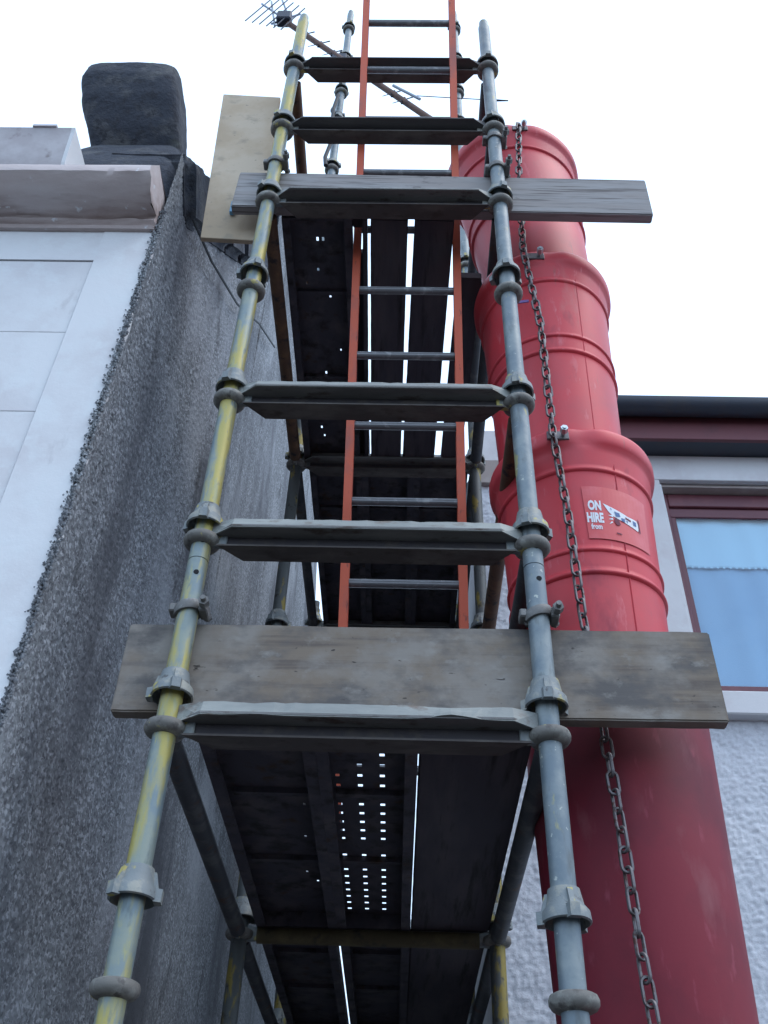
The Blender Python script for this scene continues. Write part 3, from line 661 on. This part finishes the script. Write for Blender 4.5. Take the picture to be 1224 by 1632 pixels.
# ------------------------------------------------------------------ ladder
def lp(z): return 1.872-.27*(z-5.061)
LH = math.hypot(1, .27); ldir = Vector((0, -.27, 1)).normalized()
ltop = 7.4; lbot = 2.634
ld = thing('ladder', (0, lp(lbot), lbot), 'orange fibreglass ladder with metal rungs leaning up through the scaffold', 'ladder')
def lx(z, side):
    t = (z-3.2)/2.7; a = (-.178, .177)[side]; b = (-.201, .154)[side]; return a+(b-a)*t
nrm = ldir.cross(Vector((1, 0, 0))).normalized()
for s_ in (0, 1):
    a = Vector((lx(lbot, s_), lp(lbot), lbot)); b = Vector((lx(ltop, s_), lp(ltop), ltop))
    d = Vector((1, 0, 0)); q = nrm
    i_ = 1 if s_ == 0 else -1      # channel opens inwards
    sec = [(-.013*i_, -.021), (.013*i_, -.021), (.013*i_, -.016), (-.008*i_, -.016), (-.008*i_, .016), (.013*i_, .016), (.013*i_, .021), (-.013*i_, .021)]
    v = []; f = []; N = 12
    for k in range(N+1):
        c = a.lerp(b, k/N)
        for (x_, y_) in sec: v.append(c+d*x_+q*y_)
    for k in range(N):
        for j in range(8): f.append((k*8+j, k*8+(j+1) % 8, (k+1)*8+(j+1) % 8, (k+1)*8+j))
    f += [tuple(range(8)), tuple(N*8+j for j in reversed(range(8)))]
    mb = MB(); mb.add(v, f); st = build('stile', mb, ORANGE, ld)
    c = a+Vector((0, 0, .0)); mb = MB(); mb.box(c.x-.018, c.x+.018, c.y-.028, c.y+.028, lbot, lbot+.05); build('ladder_foot', mb, BLACK, ld, bevel=.003)
s0 = 3.463-.275*2
for i in range(18):
    s_ = s0+.275*i; z = s_/LH; y = lp(z)
    if z > ltop-.05: break
    mb = MB(); p0 = Vector((lx(z, 0)-.006, y, z)); p1 = Vector((lx(z, 1)+.006, y, z)); mb.tube(p0, p1, .0135, 12)
    for k in range(3): mb.tube(p0+Vector((.008, -.0130+.0026*abs(k-1), .006*(k-1))), p1+Vector((-.008, -.0130+.0026*abs(k-1), .006*(k-1))), .0018, 6)
    build('rung', mb, ALU, ld, smooth=40)

# ------------------------------------------------------------------ rubbish chute
ct = thing('rubbish_chute', (.52, 2.2, .9), 'red plastic rubbish chute of nested sections hanging by a chain beside the scaffold', 'rubbish chute')
def ridge(z, h=.007, w=.012): return [(-w, 0), (-w*.5, h*.8), (0, h), (w*.4, h*.75), (w, 0)]
def section(cx, cy, ztop, flare=None, plain=False, rimr=.249):
    """one tapered section: rolled rim, shoulder ridge and two hoops, open at both ends"""
    def rad(z):   # z below rim
        t = z/1.06
        return .228-.045*t
    if plain: pr_ = [(.2265, .10), (.228, .095)]
    else: pr_ = [(.205, -.004), (.222, -.002), (rimr-.012, .000), (rimr-.003, -.006), (rimr, -.018), (rimr-.001, -.045), (rimr-.006, -.060), (.2335, -.068), (.2315, -.088)]
    def hoop(z0, h, w):
        return [(rad(-z0+w)+0, z0-(-w)) if False else (rad(-z0)-0, z0+w), (rad(-z0)+h*.85, z0+w*.45), (rad(-z0)+h, z0), (rad(-z0)+h*.7, z0-w*.35), (rad(-z0)-.0004, z0-w*.6)]
    for z0, h, w in () if plain else ((-.150, .0075, .012), (-.43, .0065, .010), (-.502, .0085, .012)): pr_ += [(rad(-z0-w-.01), z0+w+.01)]+hoop(z0, h, w)
    for z in (-.6, -.7, -.8, -.9, -1.0, -1.06): pr_.append((rad(-z), z))
    outer = pr_; inner = [(r-.006, z) for (r, z) in reversed(pr_[1:])]
    n = 96; v = []; f = []; P = outer+inner
    for (r, z) in P:
        for i in range(n):
            a = 2*math.pi*i/n; k = 0
            if flare: t = max(0, min(1, (z+.95)/.95))**1.3
            x = r*math.cos(a); y = r*math.sin(a)
            if flare: x = x*(1+flare*t)-.062*t; y = y*(1+.12*t)+.03*t
            wob = 1+.006*math.sin(2*a+ztop)+.003*math.sin(5*a+ztop*3)
            # the lip is pressed flat where the chain bracket sits
            fr = math.exp(-(((a+math.pi/2+math.pi) % (2*math.pi)-math.pi)/.16)**2)
            if -.062 < z <= 0 and r > .226: x *= 1-.045*fr; y *= 1-.045*fr
            v.append((cx+x*wob, cy+y*wob, ztop+z))
    m = len(P)
    for k in range(m-1):
        for i in range(n):
            j = (i+1) % n; f.append((k*n+i, k*n+j, (k+1)*n+j, (k+1)*n+i))
    for i in range(n): j = (i+1) % n; f.append(((m-1)*n+i, (m-1)*n+j, j, i))
    mb = MB(); mb.add(v, f); o = build('chute_section', mb, REDD if plain else RED, ct, smooth=55, fix=True)
    if not plain and not flare:
        a0 = R(-90+22); pts = []
        for z in [-.09-.03*i for i in range(32)]: r = rad(-z)+.0012; pts.append((cx+r*math.cos(a0), cy+r*math.sin(a0), ztop+z))
        mb = MB(); mb.sweep(pts, .0018, 6); build('mould_seam', mb, RED, o, smooth=60)
    return o
REDD = mat('dusty_red_plastic', (.20, .016, .030), .6, 0, layers=[((.13, .013, .025), 3, .42, .62, 6, u), ((.24, .07, .08), 9, .58, .80, 7, (1, 1, .4)), ((.28, .05, .075), 24, .62, .75, 5, (1, 1, .3))], bump=[(160, .15, .001, 'n')], spec=.3)
CH = []
secs = [(.490, 2.2, 5.424, .14), (.4855, 2.2, 4.526, None), (.505, 2.2, 3.640, None), (.533, 2.2, 2.760, None), (.553, 2.2, 1.868, None)]
for a in secs: CH.append(section(*a, plain=a[2] == 2.760))
# bracket, bolt per section
for (cx, cy, zt, fl), s_ in zip(secs, CH):
    yb = cy-.238; xb = cx-.085+(.02 if zt > 4 else .0)
    mb = MB(); mb.box(xb-.018, xb+.045, yb-.006, yb+.004, zt-.052, zt-.020); build('bracket', mb, CHAIN, s_, bevel=.002)
    mb = MB(); mb.tube((xb+.028, yb-.040, zt-.036), (xb+.028, yb, zt-.036), .006, 10); mb.tube((xb+.028, yb-.036, zt-.036), (xb+.028, yb-.018, zt-.036), .011, 6); build('bolt', mb, BOLT, s_)
# sticker on the third section
def wrap(mb, cx, cy, r0, dr=0):
    """(arc metres, z, depth) -> around the section"""
    out = []
    for (s_, z, dp) in mb.v:
        r = r0(z)+dp; a = s_/.222-math.pi/2
        out.append((cx+r*math.cos(a), cy+r*math.sin(a), z))
    mb.v = out; return mb
c3 = secs[2]
def rz(z): return (.228-.045*(c3[2]-z)/1.06)*(1.0)+.0035
def patch(poly, dp, name, m, parent, n=1):
    mb = MB()
    bm = bmesh.new(); vs_ = [bm.verts.new((p[0], p[1], 0)) for p in poly]; bm.faces.new(vs_)
    x0 = min(p[0] for p in poly); x1 = max(p[0] for p in poly); k = max(1, int((x1-x0)/.012))
    for i in range(1, k): bmesh.ops.bisect_plane(bm, geom=bm.verts[:]+bm.edges[:]+bm.faces[:], plane_co=(x0+(x1-x0)*i/k, 0, 0), plane_no=(1, 0, 0))
    bm.verts.ensure_lookup_table(); bm.verts.index_update(); mb.v = [(q.co.x, q.co.y, dp) for q in bm.verts]; mb.f = [tuple(q.index for q in fc.verts) for fc in bm.faces]; bm.free()
    wrap(mb, c3[0], c3[1], rz); return build(name, mb, m, parent)
A = lambda deg: math.radians(deg)*.222
patch([(A(-5.5), 3.425), (A(48), 3.425), (A(47), 3.245), (A(-4.5), 3.245)], .0, 'sticker', STICK, CH[2])
def text(body, deg, z, size, sx, m, parent, bold=.012):
    cu = bpy.data.curves.new('lettering', 'FONT'); cu.body = body; cu.size = size; cu.offset = bold*size; cu.align_x = 'CENTER'; cu.resolution_u = 3
    to = bpy.data.objects.new('tmp_text', cu); COL.objects.link(to)
    bpy.context.view_layer.update(); dg = bpy.context.evaluated_depsgraph_get(); me = to.evaluated_get(dg).to_mesh()
    mb = MB(); mb.v = [(A(deg)+q.co.x*sx, z+q.co.y, .0012) for q in me.vertices]; mb.f = [tuple(p.vertices) for p in me.polygons]
    to.evaluated_get(dg).to_mesh_clear(); bpy.data.objects.remove(to); bpy.data.curves.remove(cu)
    wrap(mb, c3[0], c3[1], rz); return build('lettering', mb, m, parent)
text('ON', 2.2, 3.342, .044, .52, INKW, CH[2], .05)
text('HIRE', 1.6, 3.300, .044, .50, INKW, CH[2], .05)
text('from', 2.0, 3.276, .025, .62, INKW, CH[2], .03)
# worn emblem: a long white flash with torn streaks and scraps of blue print
E_ = CH[2]
patch([(A(8.2), 3.366), (A(17), 3.352), (A(27), 3.338), (A(35), 3.336), (A(37), 3.322), (A(35.5), 3.300), (A(28), 3.308), (A(20), 3.318), (A(15), 3.326), (A(12), 3.338)], .0012, 'emblem', INKW, E_)
for q in ([(11.0, 3.327), (14.8, 3.330), (15.0, 3.322)], [(11.0, 3.313), (14.5, 3.320), (14.6, 3.313)], [(11.2, 3.296), (13.5, 3.308), (14.4, 3.304)]):
    patch([(A(a), b) for a, b in q], .0012, 'emblem_streak', INKW, E_)
for q in ([(16, 3.343), (20, 3.340), (20.5, 3.328), (17, 3.326)], [(21, 3.326), (24, 3.325), (24, 3.314), (21.5, 3.315)], [(31, 3.330), (34, 3.328), (34, 3.314), (31.4, 3.315)], [(13, 3.352), (14.2, 3.350), (14, 3.344)], [(25, 3.322), (26.4, 3.321), (26.2, 3.313)]):
    patch([(A(a), b) for a, b in q], .0022, 'emblem_print', INKB, E_)
for q in ([(16, 3.322), (19, 3.318), (20, 3.300), (17, 3.296), (15.4, 3.308)], [(35.8, 3.345), (37.4, 3.338), (37.8, 3.296), (36.4, 3.300)], [(24.5, 3.333), (29.5, 3.328), (29, 3.322), (24.6, 3.327)], [(16.0, 3.272), (20, 3.270), (20, 3.266), (16, 3.267)]):
    patch([(A(a), b) for a, b in q], .0022, 'emblem_scuff', INKR, E_)

# chain
ch = MB(); cp = [Vector(p) for p in ((.430, 1.935, 5.375), (.405, 1.94, 4.95), (.392, 1.945, 4.50), (.420, 1.945, 4.10), (.418, 1.95, 3.60), (.430, 1.945, 3.30), (.436, 1.95, 2.96), (.450, 1.95, 2.67), (.458, 1.95, 2.45), (.464, 1.95, 2.2), (.474, 1.95, 2.0), (.482, 1.95, 1.7))]
segl = [(cp[i+1]-cp[i]).length for i in range(len(cp)-1)]; tot = sum(segl)
def along(d):
    for i, l_ in enumerate(segl):
        if d <= l_: return cp[i].lerp(cp[i+1], d/l_), (cp[i+1]-cp[i]).normalized()
        d -= l_
    return cp[-1], (cp[-1]-cp[-2]).normalized()
lk = MB(); pts = []
for i in range(9): a = math.pi*i/8; pts.append((.0110*math.cos(a), 0, .0150+.0110*math.sin(a)))
for i in range(9): a = math.pi+math.pi*i/8; pts.append((.0110*math.cos(a), 0, -.0150+.0110*math.sin(a)))
lk.sweep(pts, .0038, 6, close=True); LK = mesh_only('chain_link', lk, CHAIN, 60)
chn = None; d = .02; i = 0
pc = MB(); p, t = along(0); pc.tube(p+Vector((0, -.004, 0)), p+Vector((0, .03, 0)), .008, 10)
chn = build('chain', pc, CHAIN, ct, smooth=40)
while d < tot:
    p, t = along(d); o = link('chain_link', LK, p, chn)
    q = Vector((0, 0, -1)).rotation_difference(t); tw = Matrix.Rotation((math.pi/2 if i % 2 else 0)+R(18)+rnd.uniform(-.35, .35), 4, 'Z')
    o.rotation_euler = (q.to_matrix().to_4x4() @ tw).to_euler(); d += .0415; i += 1
# purple strap across the second section
mb = MB(); mb.prism([(.395, 4.235), (.395, 4.247), (.352, 4.238), (.352, 4.226)], 'y', 1.962, 1.965); build('strap', mb, STRAP, ct)

# ------------------------------------------------------------------ television aerial clamped to the rear left post
ya = YR[1]-.062
ae = thing('television_aerial', (-.52, ya, 8.55), 'television aerial with thin rods on a rusty boom clamped to a rear scaffold post', 'aerial')
b0, b1 = Vector((-.985, ya, 9.10)), Vector((.17, ya, 7.52))
mb = MB(); mb.tube(b0, b1, .021, 14); build('boom', mb, AERIALB, ae, smooth=40)
bd = (b1-b0).normalized(); side = Vector((0, -1, 0)); upn = bd.cross(side).normalized()
for t, L1 in ((.17, .09), (.27, .10), (.36, .09), (.44, .10), (.50, .08), (.74, .09), (.80, .09)):
    c = b0.lerp(b1, t); mb = MB()
    mb.tube(c-upn*L1*.9-bd*.01, c+upn*L1*1.1+bd*.015+side*.02, .005, 6, r1=.0025); mb.tube(c-upn*.03-bd*.03, c+upn*.03+bd*.02, .010, 6, r1=.007)
    build('director', mb, AERIAL, ae)
# reflector rods
for i in range(6):
    c = b0+bd*(-.02+.0)+Vector((-.17+.055*i, -.01*i, .13-.065*i+.07)); dv = Vector((.115, 0, .30)).normalized()
    mb = MB(); mb.tube(c-dv*(.26-.012*i), c+dv*(.26-.012*i), .0045, 6); build('reflector_rod', mb, AERIAL, ae)
for a, b in (((-1.17, ya, 9.38), (-1.01, ya, 9.16)), ((-1.10, ya, 9.42), (-1.03, ya, 8.98)), ((-1.02, ya, 9.45), (-.93, ya, 9.10)), ((-1.06, ya, 9.02), (-.86, ya, 9.20))):
    mb = MB(); mb.tube(a, b, .008, 8); build('reflector_arm', mb, AERIALG, ae, smooth=40)
mb = MB(); c = b0+bd*.02; mb.box(c.x-.05, c.x+.06, ya-.05, ya+.03, c.z-.06, c.z+.06); build('junction_box', mb, AERIAL, ae, bevel=.01)
c = b0.lerp(b1, .400); mb = MB(); mb.box(c.x-.05, c.x+.05, ya-.012, ya+.04, c.z-.05, c.z+.05); build('mast_clamp', mb, AERIAL, ae, bevel=.004)
mb = MB(); c = b0.lerp(b1, .72); mb.tube(c+Vector((.02, -.03, .03)), c+Vector((.20, -.03, -.16)), .010, 8); build('boom_stay', mb, AERIALG, ae, smooth=40)
mb = MB(); mb.tube((.02, ya-.02, 7.87), (.60, ya-.02, 7.81), .003, 6); mb.tube((.54, ya-.02, 7.815), (.625, ya-.02, 7.812), .008, 6, r1=.004); build('dipole_rod', mb, AERIAL, ae)
# dark wrapped clip halfway up the rear left post
mb = MB(); mb.sweep([(XL-.035, YR[1]-.04, 7.05), (XL-.045, YR[1]-.04, 7.15), (XL-.02, YR[1]-.05, 7.30), (XL-.03, YR[1]-.05, 7.75), (XL-.01, YR[1]-.045, 7.95)], .013, 8)
tag(build('folded_strap', mb, BLACK, smooth=50), 'dark strap folded against the rear left scaffold post below the aerial boom', 'strap')
